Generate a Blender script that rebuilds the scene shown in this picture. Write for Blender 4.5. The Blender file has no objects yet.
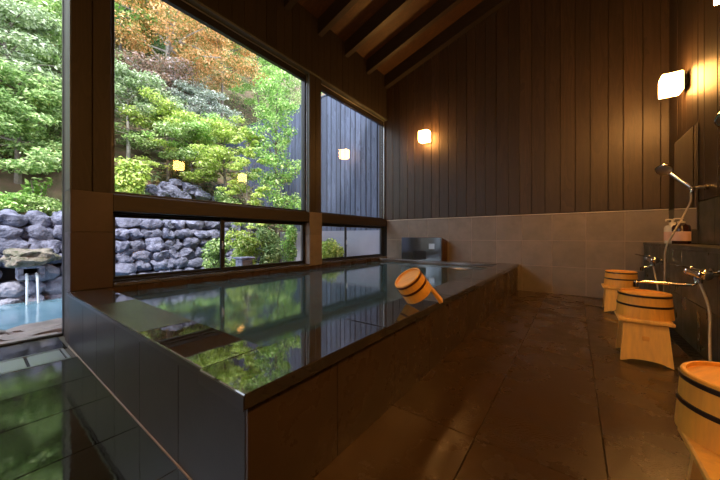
import bpy, bmesh, math, random
import numpy as np
from mathutils import Vector, Matrix, noise
random.seed(7); RNG = np.random.default_rng(7)
S = bpy.context.scene; COL = S.collection

# ------------------------------------------------------------------ camera
CAMH = 1.05; FPX = 290.0; HZ = 237.0
HEAD = math.atan((575 - 360) / FPX)
cd = bpy.data.cameras.new('camera'); cam = bpy.data.objects.new('camera', cd); COL.objects.link(cam)
cd.sensor_width = 36; cd.lens = 36 * FPX / 720; cd.shift_y = -(240 - HZ) / 720; cd.clip_end = 200
cam.location = (0, 0, CAMH); cam.rotation_euler = (math.pi / 2, 0, HEAD)
S.camera = cam
# ------------------------------------------------------------------ light
W = bpy.data.worlds.new('sky'); S.world = W; W.use_nodes = True
bg = W.node_tree.nodes['Background']; bg.inputs[0].default_value = (.80, .88, 1, 1); bg.inputs[1].default_value = 1.95
sd = bpy.data.lights.new('sun', 'SUN'); sun = bpy.data.objects.new('sun', sd); COL.objects.link(sun)
sd.energy = 3.6; sd.angle = math.radians(12); sd.color = (1, .95, .85)
sun.rotation_euler = (math.radians(24), math.radians(26), 0)
SCONCE = 42.0
S.view_settings.view_transform = 'Standard'; S.view_settings.look = 'None'
S.view_settings.exposure = 1.2; S.view_settings.gamma = 1

# ------------------------------------------------------------------ pixel helper (only used to plan where plants stand)
_F = (-math.sin(HEAD), math.cos(HEAD)); _R = (math.cos(HEAD), math.sin(HEAD))
def at(u, v, x):
    s = (u - 360) / FPX; t = (HZ - v) / FPX
    dx, dy = _F[0] + s * _R[0], _F[1] + s * _R[1]; k = x / dx
    return Vector((x, dy * k, CAMH + t * k))

# ------------------------------------------------------------------ materials
def mat(name, col=(.5, .5, .5), rough=.5, metal=0, spec=.5, ior=1.5, var=0, nscale=0, ncol=None, namt=.5, bump=0, bscale=30,
        stretch=(1, 1, 1), wood=False, trans=0, emit=None, estr=0, rvar=0, coat=0, stave=0, bdist=.01):
    m = bpy.data.materials.new(name); m.use_nodes = True; nt = m.node_tree; N = nt.nodes; L = nt.links
    b = N['Principled BSDF']
    b.inputs['Roughness'].default_value = rough; b.inputs['Metallic'].default_value = metal
    b.inputs['IOR'].default_value = ior; b.inputs['Specular IOR Level'].default_value = spec
    if coat: b.inputs['Coat Weight'].default_value = coat; b.inputs['Coat Roughness'].default_value = .08
    tc = N.new('ShaderNodeTexCoord'); mp = N.new('ShaderNodeMapping'); mp.inputs['Scale'].default_value = stretch
    L.new(tc.outputs['Object'], mp.inputs['Vector'])
    geo = N.new('ShaderNodeNewGeometry')
    vec = mp.outputs[0]
    if var or wood:   # shift the pattern from piece to piece
        ad = N.new('ShaderNodeVectorMath'); ad.operation = 'ADD'
        sc = N.new('ShaderNodeVectorMath'); sc.operation = 'SCALE'; sc.inputs[0].default_value = (13, 17, 11)
        L.new(geo.outputs['Random Per Island'], sc.inputs['Scale']); L.new(vec, ad.inputs[0]); L.new(sc.outputs[0], ad.inputs[1]); vec = ad.outputs[0]
    def rgb(c): 
        n = N.new('ShaderNodeRGB'); n.outputs[0].default_value = (*c, 1); return n.outputs[0]
    cur = rgb(col)
    def mix(fac, a, bb, mode='MIX'):
        n = N.new('ShaderNodeMix'); n.data_type = 'RGBA'; n.blend_type = mode
        if isinstance(fac, (int, float)): n.inputs[0].default_value = fac
        else: L.new(fac, n.inputs[0])
        L.new(a, n.inputs[6]); L.new(bb, n.inputs[7]); return n.outputs[2]
    def mr(val, a0, a1, b0, b1):
        n = N.new('ShaderNodeMapRange'); L.new(val, n.inputs[0])
        for i, q in enumerate((a0, a1, b0, b1)): n.inputs[i + 1].default_value = q
        return n.outputs[0]
    hsrc = None
    if nscale:
        no = N.new('ShaderNodeTexNoise'); no.inputs['Scale'].default_value = nscale; no.inputs['Detail'].default_value = 6; no.inputs['Roughness'].default_value = .62
        L.new(vec, no.inputs['Vector'])
        fac = mr(no.outputs[0], .35, .65, 0, namt)
        cur = mix(fac, cur, rgb(ncol or tuple(c * .5 for c in col)))
        hsrc = no.outputs[0]
        if rvar:
            L.new(mr(no.outputs[0], .35, .65, max(rough - rvar, .02), rough + rvar), b.inputs['Roughness'])
    if wood:
        # long grain plus growth-ring figure, knots where the rings close
        w = N.new('ShaderNodeTexNoise'); w.inputs['Scale'].default_value = 2.2; w.inputs['Detail'].default_value = 2; w.inputs['Distortion'].default_value = 1.2
        L.new(vec, w.inputs['Vector'])
        ml = N.new('ShaderNodeMath'); ml.operation = 'MULTIPLY'; ml.inputs[1].default_value = 4.5; L.new(w.outputs[0], ml.inputs[0])
        fr = N.new('ShaderNodeMath'); fr.operation = 'FRACT'; L.new(ml.outputs[0], fr.inputs[0])
        cur = mix(mr(fr.outputs[0], .0, 1, .0, .8), cur, rgb(tuple(c * .35 for c in col)))
        g = N.new('ShaderNodeTexNoise'); g.inputs['Scale'].default_value = 60; g.inputs['Detail'].default_value = 3
        L.new(vec, g.inputs['Vector']); cur = mix(mr(g.outputs[0], .4, .6, 0, .35), cur, rgb(tuple(c * .6 for c in col)))
        hsrc = fr.outputs[0]
    if stave:         # coopered staves: tone changes round the axis
        sx = N.new('ShaderNodeSeparateXYZ'); L.new(tc.outputs['Object'], sx.inputs[0])
        an = N.new('ShaderNodeMath'); an.operation = 'ARCTAN2'; L.new(sx.outputs[1], an.inputs[0]); L.new(sx.outputs[0], an.inputs[1])
        mu = N.new('ShaderNodeMath'); mu.operation = 'MULTIPLY'; mu.inputs[1].default_value = stave / 6.2832; L.new(an.outputs[0], mu.inputs[0])
        fl = N.new('ShaderNodeMath'); fl.operation = 'FLOOR'; L.new(mu.outputs[0], fl.inputs[0])
        wn = N.new('ShaderNodeTexWhiteNoise'); wn.noise_dimensions = '1D'; L.new(fl.outputs[0], wn.inputs['W'])
        cur = mix(mr(wn.outputs[0], 0, 1, 0, .32), cur, rgb((col[0] * .8, col[1] * .55, col[2] * .3)))
    if var:
        cur = mix(mr(geo.outputs['Random Per Island'], 0, 1, 0, var), cur, rgb(tuple(c * .35 for c in col)))
    L.new(cur, b.inputs['Base Color'])
    if bump:
        bn = N.new('ShaderNodeTexNoise'); bn.inputs['Scale'].default_value = bscale; bn.inputs['Detail'].default_value = 4; L.new(vec, bn.inputs['Vector'])
        bp = N.new('ShaderNodeBump'); bp.inputs['Strength'].default_value = bump; bp.inputs['Distance'].default_value = bdist
        L.new(bn.outputs[0], bp.inputs['Height']); L.new(bp.outputs[0], b.inputs['Normal'])
    if emit:
        b.inputs['Emission Color'].default_value = (*emit, 1); b.inputs['Emission Strength'].default_value = estr
    return m

def leafmat(name, c1, c2, c3=None, tr=.35):
    m = bpy.data.materials.new(name); m.use_nodes = True; nt = m.node_tree; N = nt.nodes; L = nt.links
    b = N['Principled BSDF']; b.inputs['Roughness'].default_value = .42
    geo = N.new('ShaderNodeNewGeometry'); cr = N.new('ShaderNodeValToRGB'); L.new(geo.outputs['Random Per Island'], cr.inputs[0])
    e = cr.color_ramp.elements; e[0].color = (*c1, 1); e[1].color = (*c2, 1); e[0].position = .1; e[1].position = .75
    if c3: q = e.new(.97); q.color = (*c3, 1)
    L.new(cr.outputs[0], b.inputs['Base Color'])
    t = N.new('ShaderNodeBsdfTranslucent'); L.new(cr.outputs[0], t.inputs[0]); mx = N.new('ShaderNodeMixShader'); mx.inputs[0].default_value = tr
    L.new(b.outputs[0], mx.inputs[1]); L.new(t.outputs[0], mx.inputs[2]); L.new(mx.outputs[0], N['Material Output'].inputs[0])
    return m

def glassmat(name, tint=(1, 1, 1), ior=1.55):
    m = bpy.data.materials.new(name); m.use_nodes = True; nt = m.node_tree; N = nt.nodes; L = nt.links
    N.remove(N['Principled BSDF']); t = N.new('ShaderNodeBsdfTransparent'); t.inputs[0].default_value = (*tint, 1)
    g = N.new('ShaderNodeBsdfGlossy'); g.inputs['Roughness'].default_value = 0.0
    fz = N.new('ShaderNodeFresnel'); fz.inputs[0].default_value = ior; mx = N.new('ShaderNodeMixShader')
    geo = N.new('ShaderNodeNewGeometry'); inv = N.new('ShaderNodeMath'); inv.operation = 'SUBTRACT'; inv.inputs[0].default_value = 1; L.new(geo.outputs['Backfacing'], inv.inputs[1])
    fm = N.new('ShaderNodeMath'); fm.operation = 'MULTIPLY'; L.new(fz.outputs[0], fm.inputs[0]); L.new(inv.outputs[0], fm.inputs[1])   # front faces only: no false inner total reflection
    L.new(fm.outputs[0], mx.inputs[0]); L.new(t.outputs[0], mx.inputs[1]); L.new(g.outputs[0], mx.inputs[2]); L.new(mx.outputs[0], N['Material Output'].inputs[0])
    return m

M = {}
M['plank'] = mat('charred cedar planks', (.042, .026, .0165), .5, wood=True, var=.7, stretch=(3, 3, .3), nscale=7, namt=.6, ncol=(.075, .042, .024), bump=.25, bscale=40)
M['plankshade'] = mat('header boards with painted shade', (.020, .014, .011), .55, wood=True, var=.7, stretch=(3, 3, .3), nscale=7, namt=.5, ncol=(.035, .022, .015), bump=.25, bscale=40)  # darker plank copy: the dim header's shade put into its colour
M['beam'] = mat('dark stained timber', (.024, .017, .013), .6, wood=True, stretch=(3, 3, .5), ncol=(.05, .03, .02))
M['beamh'] = mat('dark stained timber along', (.026, .018, .014), .48, wood=True, stretch=(3, .4, 3), ncol=(.05, .03, .02))
M['rafter'] = mat('rafter timber', (.022, .016, .013), .5, wood=True, stretch=(.4, 3, 3), ncol=(.03, .018, .012))
M['ceil'] = mat('figured plywood', (.085, .038, .014), .5, wood=True, stretch=(1.2, 3, 3), nscale=5, ncol=(.02, .010, .005), namt=.8)
M['tilewall'] = mat('grey granite tile', (.24, .205, .175), .42, nscale=4, ncol=(.14, .12, .105), namt=.6, var=.25, bump=.1, bscale=90, rvar=.1)
M['tiledark'] = mat('green grey slate tile', (.075, .08, .062), .35, nscale=3, ncol=(.04, .045, .036), namt=.6, var=.3, bump=.12, bscale=50, rvar=.1)
M['pillartile'] = mat('brown granite pillar tile', (.066, .046, .04), .45, nscale=4, ncol=(.04, .03, .027), namt=.6, var=.2, bump=.1, bscale=90, rvar=.1)
M['grout'] = mat('grout', (.36, .31, .26), .7)
M['groutd'] = mat('dark grout', (.09, .08, .065), .6)
M['floor'] = mat('wet stone floor tile', (.064, .038, .018), .27, nscale=2.2, ncol=(.035, .022, .013), namt=.8, var=.2, bump=.12, bscale=130, rvar=.12, ior=1.5)
M['floorwet'] = mat('soaked stone floor tile', (.011, .014, .010), .07, nscale=1.7, ncol=(.025, .028, .022), namt=.7, var=.2, bump=.16, bscale=4, rvar=.06, ior=1.7)
M['tubside'] = mat('honed granite panel', (.026, .023, .022), .38, nscale=5, ncol=(.014, .011, .010), namt=.6, bump=.03, bscale=90, spec=.35)
M['tubtile'] = mat('brown granite panel', (.065, .043, .027), .3, nscale=4, ncol=(.05, .035, .024), namt=.8, var=.2, bump=.05, bscale=60, rvar=.1)
M['deck'] = mat('polished black granite', (.022, .021, .02), .03, nscale=30, ncol=(.045, .045, .042), namt=.5, ior=2.1, bump=.012, bscale=9)
M['deckrough'] = mat('beaded wet granite', (.03, .034, .028), .16, nscale=20, ncol=(.06, .065, .05), namt=.6, ior=2.0, bump=.4, bscale=60)
M['rimedge'] = mat('rim edge granite', (.018, .014, .012), .3, spec=.4)
M['ledge'] = mat('granite ledge', (.11, .11, .115), .15, nscale=8, ncol=(.03, .028, .026), ior=1.8)
M['bathwater'] = mat('bath water', (.022, .052, .065), .075, ior=1.65, bump=.05, bscale=1.6, nscale=.8, ncol=(.04, .09, .11), namt=.8)
M['pond'] = mat('outdoor bath water', (.10, .21, .29), .12, ior=1.4, bump=.25, bscale=3, stretch=(1, 3, 1), nscale=1.5, ncol=(.20, .33, .42), namt=.8)
M['fall'] = mat('falling water', (.6, .66, .75), .2, ior=1.33)
M['rock'] = mat('blue grey boulder', (.24, .255, .38), .85, nscale=8, ncol=(.045, .05, .095), namt=1, var=.6, bump=1, bscale=12, bdist=.06)
M['rockpale'] = mat('lime crusted boulder', (.42, .43, .56), .8, nscale=7, ncol=(.13, .14, .21), namt=1, var=.4, bump=.9, bscale=12, bdist=.05)
M['rockmoss'] = mat('mossy brown boulder', (.26, .22, .20), .85, nscale=9, ncol=(.05, .06, .03), namt=1, bump=1, bscale=12, bdist=.06)
M['border'] = mat('pink grey flagstone', (.30, .24, .23), .5, nscale=4, ncol=(.12, .10, .10), namt=.8, var=.3, bump=.6, bscale=9)
M['soil'] = mat('leaf litter soil', (.14, .085, .06), .95, nscale=3, ncol=(.07, .075, .03), namt=.9, bump=1, bscale=12)
M['soilwall'] = mat('wall backing soil', (.03, .03, .035), .95)
M['fence'] = mat('blue black charred boards', (.12, .15, .26), .6, wood=True, var=.6, stretch=(3, 3, .3), ncol=(.08, .095, .17), bump=.2, bscale=40)
M['plaster'] = mat('lavender grey render', (.30, .30, .38), .8, nscale=2, ncol=(.24, .24, .31), namt=.5)
M['lining'] = mat('reveal wood with painted daylight', (.075, .09, .085), .45, nscale=5, ncol=(.045, .055, .05))  # paler than the timber: daylight from outside painted into the reveals
M['alu'] = mat('dark bronze aluminium', (.035, .035, .038), .35, metal=.6)
M['alulight'] = mat('bright aluminium channel', (.55, .58, .62), .3, metal=.9)
M['glass'] = glassmat('window glass')
M['glassf'] = glassmat('misted glass', (.8, .85, .86))
M['steel'] = mat('stainless steel', (.52, .55, .6), .3, metal=.9)
M['slot'] = mat('slot shadow', (.01, .01, .012), .8)
M['hinoki'] = mat('pale cypress', (.93, .52, .09), .38, wood=False, nscale=6, ncol=(.62, .33, .10), namt=.6, stretch=(6, 6, .7), stave=16)
M['hinokitop'] = mat('cypress board', (.92, .46, .08), .4, nscale=5, ncol=(.6, .3, .09), namt=.6, stretch=(1, 8, 8))
M['stool'] = mat('cypress stool', (.95, .57, .13), .42, nscale=4, ncol=(.64, .36, .12), namt=.6, stretch=(7, 7, .7))
M['copper'] = mat('brown copper hoop', (.20, .07, .035), .28, metal=.8)
M['darkhoop'] = mat('blackened hoop', (.06, .045, .045), .35, metal=.6)
M['chrome'] = mat('chrome', (.78, .74, .7), .09, metal=1)
M['hose'] = mat('ribbed metal hose', (.55, .47, .36), .33, metal=.8, bump=.6, bscale=160)
M['black'] = mat('black plastic', (.015, .014, .014), .3)
M['brownbottle'] = mat('dark amber plastic', (.035, .012, .008), .15)
M['labelpaper'] = mat('pink label', (.75, .48, .38), .6)
M['white'] = mat('white plastic', (.75, .70, .60), .35)
M['mirror'] = mat('mirror', (.55, .57, .52), .02, metal=1)
M['boxm'] = mat('dark grey polished metal box', (.13, .15, .17), .12, metal=.75)
M['boxside'] = mat('box side with painted warm light', (.16, .085, .045), .35, metal=.4, wood=True, stretch=(5, 5, .6), ncol=(.1, .05, .02))  # brown stands for warm lamp light falling on this side
M['shade'] = mat('lit frosted glass', (.9, .8, .6), .4, emit=(1, .44, .105), estr=SCONCE)
M['bark'] = mat('grey bark', (.22, .19, .165), .9, nscale=9, ncol=(.10, .085, .07), namt=.8, bump=.8, bscale=25)
M['barkpale'] = mat('pale bark', (.48, .45, .42), .9, nscale=9, ncol=(.22, .2, .18), namt=.8)
M['l_green'] = leafmat('mid green leaves', (.12, .22, .06), (.36, .54, .16), (.85, .95, .6))  # pale third colour of the greens paints whitish highlights on a few leaves
M['l_grey'] = leafmat('grey green leaves', (.14, .22, .10), (.40, .52, .27), (.92, .97, .82))
M['l_yel'] = leafmat('yellow green leaves', (.22, .36, .06), (.60, .74, .16), (.95, .98, .5))
M['l_lime'] = leafmat('fresh green leaves', (.15, .34, .07), (.42, .68, .18), (.85, .97, .5))
M['l_dark'] = leafmat('deep green leaves', (.04, .10, .03), (.14, .27, .09), (.4, .52, .25))
M['l_orange'] = leafmat('orange maple leaves', (.16, .24, .06), (.84, .42, .17), (.98, .72, .40))
M['l_red'] = leafmat('russet purple leaves', (.14, .16, .08), (.44, .26, .20), (.70, .60, .66))
M['l_white'] = leafmat('silver leaves', (.14, .20, .12), (.46, .54, .48), (.95, .97, .98))
M['l_blue'] = leafmat('blue green leaves', (.13, .26, .07), (.40, .58, .22), (.85, .96, .55))

# ------------------------------------------------------------------ object helpers
def link(name, me, m=None, parent=None):
    o = bpy.data.objects.new(name, me); COL.objects.link(o)
    if m is not None and me is not None and not me.materials: me.materials.append(m)
    if parent is not None: o.parent = parent
    return o
def tag(o, label=None, cat=None, group=None, kind=None):
    if label: o['label'] = label
    if cat: o['category'] = cat
    if group: o['group'] = group
    if kind: o['kind'] = kind
    return o
def thing(name, label, cat, loc=(0, 0, 0), rz=0, group=None):
    o = bpy.data.objects.new(name, None); COL.objects.link(o); o.empty_display_size = .1
    o.location = loc; o.rotation_euler = (0, 0, rz); return tag(o, label, cat, group)
def obj(name, bm, m, parent=None, smooth=False):
    me = bpy.data.meshes.new(name); bm.normal_update(); bm.to_mesh(me); bm.free()
    if smooth:
        for p in me.polygons: p.use_smooth = True
        try: me.set_sharp_from_angle(angle=math.radians(40))
        except Exception: pass
    return link(name, me, m, parent)
def struct(name, bm, m, parent=None, smooth=False):
    o = obj(name, bm, m, parent, smooth)
    if parent is None: o['kind'] = 'structure'
    return o
def B(): return bmesh.new()
def box(bm, x0, x1, y0, y1, z0, z1, bev=0):
    r = bmesh.ops.create_cube(bm, size=1)
    vs = r['verts']
    for v in vs:
        v.co = Vector((x0 + (v.co.x + .5) * (x1 - x0), y0 + (v.co.y + .5) * (y1 - y0), z0 + (v.co.z + .5) * (z1 - z0)))
    if bev:
        es = list({e for v in vs for e in v.link_edges})
        bmesh.ops.bevel(bm, geom=es, offset=bev, segments=1, affect='EDGES')
    return bm
def hexa(bm, pts):  # 8 pts: bottom loop then top loop
    v = [bm.verts.new(p) for p in pts]
    for f in ((3, 2, 1, 0), (4, 5, 6, 7), (0, 1, 5, 4), (1, 2, 6, 5), (2, 3, 7, 6), (3, 0, 4, 7)): bm.faces.new([v[i] for i in f])
    return bm
def tube(bm, pts, rad, n=10, cap=True):
    pts = [Vector(p) for p in pts]
    rad = rad if isinstance(rad, (list, tuple)) else [rad] * len(pts)
    rings = []; up = None
    for i, p in enumerate(pts):
        t = (pts[min(i + 1, len(pts) - 1)] - pts[max(i - 1, 0)]).normalized()
        if up is None: up = t.orthogonal().normalized()
        up = (up - t * up.dot(t)); up = up.normalized() if up.length > 1e-6 else t.orthogonal().normalized()
        s = t.cross(up)
        rings.append([bm.verts.new(p + (up * math.cos(a) + s * math.sin(a)) * rad[i]) for a in (2 * math.pi * k / n for k in range(n))])
    for a, b in zip(rings, rings[1:]):
        for k in range(n): bm.faces.new((a[k], a[(k + 1) % n], b[(k + 1) % n], b[k]))
    if cap:
        bm.faces.new(list(reversed(rings[0]))); bm.faces.new(rings[-1])
    return bm
def smooth_path(P, k=8):
    P = [Vector(p) for p in P]; out = []
    Q = [2 * P[0] - P[1]] + P + [2 * P[-1] - P[-2]]
    for i in range(1, len(Q) - 2):
        a, b, c, d = Q[i - 1:i + 3]
        for j in range(k):
            t = j / k
            out.append(.5 * ((2 * b) + (c - a) * t + (2 * a - 5 * b + 4 * c - d) * t * t + (3 * b - a - 3 * c + d) * t ** 3))
    return out + [P[-1]]
def lathe(bm, prof, n=32, mtx=None):
    rings = []
    for r, z in prof:
        if r < 1e-5: rings.append([bm.verts.new((0, 0, z))])
        else: rings.append([bm.verts.new((r * math.cos(2 * math.pi * k / n), r * math.sin(2 * math.pi * k / n), z)) for k in range(n)])
    for a, b in zip(rings, rings[1:]):
        for k in range(n):
            k2 = (k + 1) % n
            if len(a) == 1 and len(b) == 1: continue
            if len(a) == 1: bm.faces.new((a[0], b[k2], b[k]))
            elif len(b) == 1: bm.faces.new((a[k], a[k2], b[0]))
            else: bm.faces.new((a[k], a[k2], b[k2], b[k]))
    if mtx is not None: bmesh.ops.transform(bm, matrix=mtx, verts=[v for r in rings for v in r])
    return bm
def cuts(a, b, step, off=0, jit=0):
    out = [a]; x = a + off if off else a + step
    while x < b - step * .15: out.append(x); x += step * (1 + random.uniform(-jit, jit))
    return out + [b]

# ================================================================== STRUCTURE
XW, XG, XO = -3.93, -4.05, -4.19        # window wall: room face, glass, outer face
YB, XR, XH = 6.5, 1.17, .90             # back wall, right wall, half wall face
YN = -2.8                               # near end of the room
SL = math.tan(math.radians(17.5)); ZC = 5.2
def zc(x): return ZC + (x - XW) * SL

def tiles(bm, axis, pos, a_cuts, b_cuts, thick, gap=.004, bev=.0015, d=1):
    """boxes whose outer face lies at `pos` on `axis`, body behind it (d = side the face looks to)"""
    for i in range(len(a_cuts) - 1):
        for j in range(len(b_cuts) - 1):
            a0, a1, b0, b1 = a_cuts[i] + gap / 2, a_cuts[i + 1] - gap / 2, b_cuts[j] + gap / 2, b_cuts[j + 1] - gap / 2
            if a1 - a0 < .01 or b1 - b0 < .01: continue
            p0, p1 = sorted((pos, pos - d * thick))
            if axis == 'x': box(bm, p0, p1, a0, a1, b0, b1, bev)
            elif axis == 'y': box(bm, a0, a1, p0, p1, b0, b1, bev)
            else: box(bm, a0, a1, b0, b1, p0, p1, bev)
    return bm

# ---- floor: grout slab and tiles
bm = B(); box(bm, -4.48, 1.3, YN - .1, YB + .1, -.2, -.012)
fl = struct('floor', bm, M['groutd'])
bm = B()
xc = [-.96, -.42, .115, .63, .80]
tiles(bm, 'z', 0, xc, [-2.8, -2.2, -1.2, -.25, .65, 1.575, 3.15, 4.7, 6.5], .012, gap=.005)
struct('floor_tiles_dry', bm, M['floor'], fl)
bm = B()
tiles(bm, 'z', 0, [-3.51, -2.95, -2.47, -1.95, -1.45, -.96], [-2.8, -1.9, -1.0, -.1, .570], .012, gap=.005)
tiles(bm, 'z', 0, [-4.46, -3.885], [-2.8, -1.5, -.3, .56], .012, gap=.005)
tiles(bm, 'z', 0, [-3.885, -3.51], [.56, .5601, .5602], .012)
struct('floor_tiles_wet', bm, M['floorwet'], fl)
bm = B(); box(bm, -3.93, -.93, .5695, .5745, -.012, .003); struct('trim_5', bm, M['grout'])
# step down by the right wall: slotted drain strip
bm = B(); box(bm, .805, .895, YN, YB, -.012, -.004)
for k in range(95): 
    y = YN + .05 + k * .098
    if y < YB - .05: box(bm, .812, .888, y, y + .02, -.004, 0)
struct('trim_1', bm, M['alu'])

# ---- back wall
bm = B(); box(bm, XO, 1.32, YB + .03, YB + .14, -.2, 7.2)
wb = struct('wall_back', bm, M['slot'])
bm = B()
cx = cuts(XO, XR + .02, .216, jit=.12)
for a, b in zip(cx, cx[1:]):
    z1 = min(zc(a), 7.0)
    dy = random.uniform(-.004, .004)
    box(bm, a + .003, b - .003, YB + .005 + dy, YB + .03, 1.50, z1, .004)
struct('wall_back_planks', bm, M['plank'], wb)
bm = B(); tiles(bm, 'y', YB - .02, [XW, -3.31, -2.808, -2.30, -1.80, -1.30, -.837, -.345, .156, .666, XR], [0, .5, .98, 1.475], .03, gap=.009, d=-1)
struct('wall_back_tiles', bm, M['tilewall'], wb)
bm = B(); box(bm, XW, XR, YB - .015, YB + .03, .0, 1.474); struct('wall_back_grout', bm, M['grout'], wb)
bm = B(); box(bm, XW, XR, YB - .032, YB + .004, 1.477, 1.487, .002); struct('wall_back_cap', bm, M['white'], wb)

# ---- right wall
bm = B(); box(bm, XR + .03, XR + .15, YN, YB + .14, -.2, 7.2)
wr = struct('wall_right', bm, M['slot'])
bm = B()
cy = cuts(YN, YB, .20, jit=.12)
for a, b in zip(cy, cy[1:]):
    dx = random.uniform(-.004, .004)
    box(bm, XR + .005 + dx, XR + .03, a + .003, b - .003, 1.47, 6.9, .004)
struct('wall_right_planks', bm, M['plank'], wr)
bm = B(); tiles(bm, 'x', XR, [YN] + [-2.0 + .51 * k for k in range(17)][:-1] + [YB], [.97, 1.462], .03, gap=.005, d=-1)
struct('wall_right_tiles', bm, M['tiledark'], wr)
# half wall with ledge
bm = B(); box(bm, XH + .012, XR + .03, YN, YB - .02, -.2, .92)
hw = struct('wall_shower', bm, M['groutd'])
bm = B(); tiles(bm, 'x', XH, [YN] + [-2.25 + .48 * k for k in range(18)] + [YB - .02], [0, .43, .92], .014, gap=.004, d=-1)
struct('wall_shower_tiles', bm, M['tiledark'], hw)
bm = B(); box(bm, XH - .02, XR + .005, YN, YB - .02, .921, .965, .004)
struct('wall_shower_ledge', bm, M['tiledark'], hw)

# ---- near wall
bm = B(); box(bm, -4.4, 1.3, YN - .15, YN - .001, -.2, 7.2); struct('wall_near', bm, M['plank'])

# ---- ceiling
def slope_slab(bm, x0, x1, y0, y1, dz0, dz1):
    return hexa(bm, [(x0, y0, zc(x0) + dz0), (x1, y0, zc(x1) + dz0), (x1, y1, zc(x1) + dz0), (x0, y1, zc(x0) + dz0),
                     (x0, y0, zc(x0) + dz1), (x1, y0, zc(x1) + dz1), (x1, y1, zc(x1) + dz1), (x0, y1, zc(x0) + dz1)])
bm = B(); slope_slab(bm, -4.55, 1.32, YN - .15, YB + .14, .001, .16); struct('ceiling', bm, M['ceil'])
for k in range(12):
    y = 6.353 - .8 * k
    if y < YN: break
    bm = B(); slope_slab(bm, XW + .002, XR, y, y + .105, -.30, 0); tag(obj('rafter', bm, M['rafter']), kind='structure')
bm = B(); slope_slab(bm, XW + .002, XR, YB - .045, YB - .002, -.3, 0); tag(obj('rafter', bm, M['rafter']), kind='structure')

# ---- window wall
bm = B()   # sub-wall, header core
box(bm, XO, XW - .03, YN, YB, 4.13, 5.19); 
ww = struct('wall_left', bm, M['slot'])
bm = B()
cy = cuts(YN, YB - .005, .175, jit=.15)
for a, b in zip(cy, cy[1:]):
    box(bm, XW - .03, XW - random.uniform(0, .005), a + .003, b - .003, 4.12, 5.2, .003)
struct('wall_left_planks', bm, M['plankshade'], ww)
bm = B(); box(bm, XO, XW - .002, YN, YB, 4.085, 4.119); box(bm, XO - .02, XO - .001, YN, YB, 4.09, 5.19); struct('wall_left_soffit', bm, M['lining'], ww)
# sill ledge and low wall beneath the windows
bm = B(); box(bm, XO, XW - .016, .61, YB - .021, -.3, .515); lw = struct('wall_left_low', bm, M['groutd'])
bm = B(); tiles(bm, 'x', XW, [.91, 1.119, 1.637, 2.189, 2.69, 3.237, 3.747, 4.321, 4.968, 5.55, 6.1], [.22, .518], .014, gap=.006, d=1)
struct('wall_left_low_tiles', bm, M['tubtile'], lw)
bm = B(); box(bm, XO, XW, .915, 3.745, .52, .556, .004); box(bm, XO, XW, 4.075, YB - .025, .52, .556, .004)
struct('wall_left_ledge', bm, M['ledge'], lw)
# pillars
def pillar(y0, y1, low=0.):
    bm = B(); box(bm, XO + .012, XW - .012, y0 + .012, y1 - .012, low, 1.50)
    p = struct('pillar', bm, M['groutd'])
    bm = B()
    for z0, z1 in ((low, .70), (.70, 1.10), (1.10, 1.515)) if low else ((.52, 1.10), (1.10, 1.515), (-.01, .52)):
        box(bm, XW - .014, XW, y0, y1, z0 + .002, z1 - .002, .002)
        box(bm, XO, XW - .015, y0, y0 + .014, z0 + .002, z1 - .002, .002)
        box(bm, XO, XW - .015, y1 - .014, y1, z0 + .002, z1 - .002, .002)
        box(bm, XO, XO + .013, y0 + .015, y1 - .015, z0 + .002, z1 - .002, .002)
    struct('pillar_tiles', bm, M['tilewall'] if low else M['pillartile'], p)
    bm = B(); ym = (y0 + y1) / 2
    box(bm, XO + .015, XW - .012, y0 + .012, ym - .003, 1.515, 4.084, .003); box(bm, XO + .015, XW - .012, ym + .003, y1 - .012, 1.515, 4.084, .003)
    struct('pillar_post', bm, M['beam'], p)
    bm = B(); box(bm, XO + .02, XW - .016, y0, y0 + .011, 1.517, 4.084, .001); struct('post_daylit_face', bm, M['lining'], p)  # paler board carries the daylight on this face of the post
pillar(.585, .91); pillar(3.75, 4.07, .52)
# rails between upper and lower windows
for n, (a, b) in enumerate(((.912, 3.748), (4.072, YB - .022))):
    bm = B(); box(bm, XO + .02, XW - .01, a, b, 1.325, 1.51, .006); struct('trim_%d' % (n + 2), bm, M['beamh'])

def frame(bm, y0, y1, z0, z1, w, x0, x1, wt=None):
    wt = wt or w
    box(bm, x0, x1, y0, y0 + w, z0, z1, .003); box(bm, x0, x1, y1 - w, y1, z0, z1, .003)
    box(bm, x0, x1, y0 + w, y1 - w, z0, z0 + w, .003); box(bm, x0, x1, y0 + w, y1 - w, z1 - wt, z1, .003)
def big_window(n, y0, y1, fr):
    bm = B(); frame(bm, y0, y1, 1.512, 4.084, fr, -4.10, -4.03, .12)
    w = struct('window_%d' % n, bm, M['alu'])
    bm = B(); box(bm, -4.018, -4.006, y0 + .01, y1 - .01, 4.055, 4.068); box(bm, -4.018, -4.008, y1 - .012, y1 - .003, 1.53, 4.05); struct('window_track', bm, M['alulight'], w)
    bm = B(); box(bm, -4.053, -4.047, y0 + fr - .005, y1 - fr + .005, 1.512 + fr - .005, 3.97); struct('window_glass', bm, M['glass'], w)
big_window(1, .912, 3.748, .035); big_window(2, 4.072, YB - .035, .03)
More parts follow.
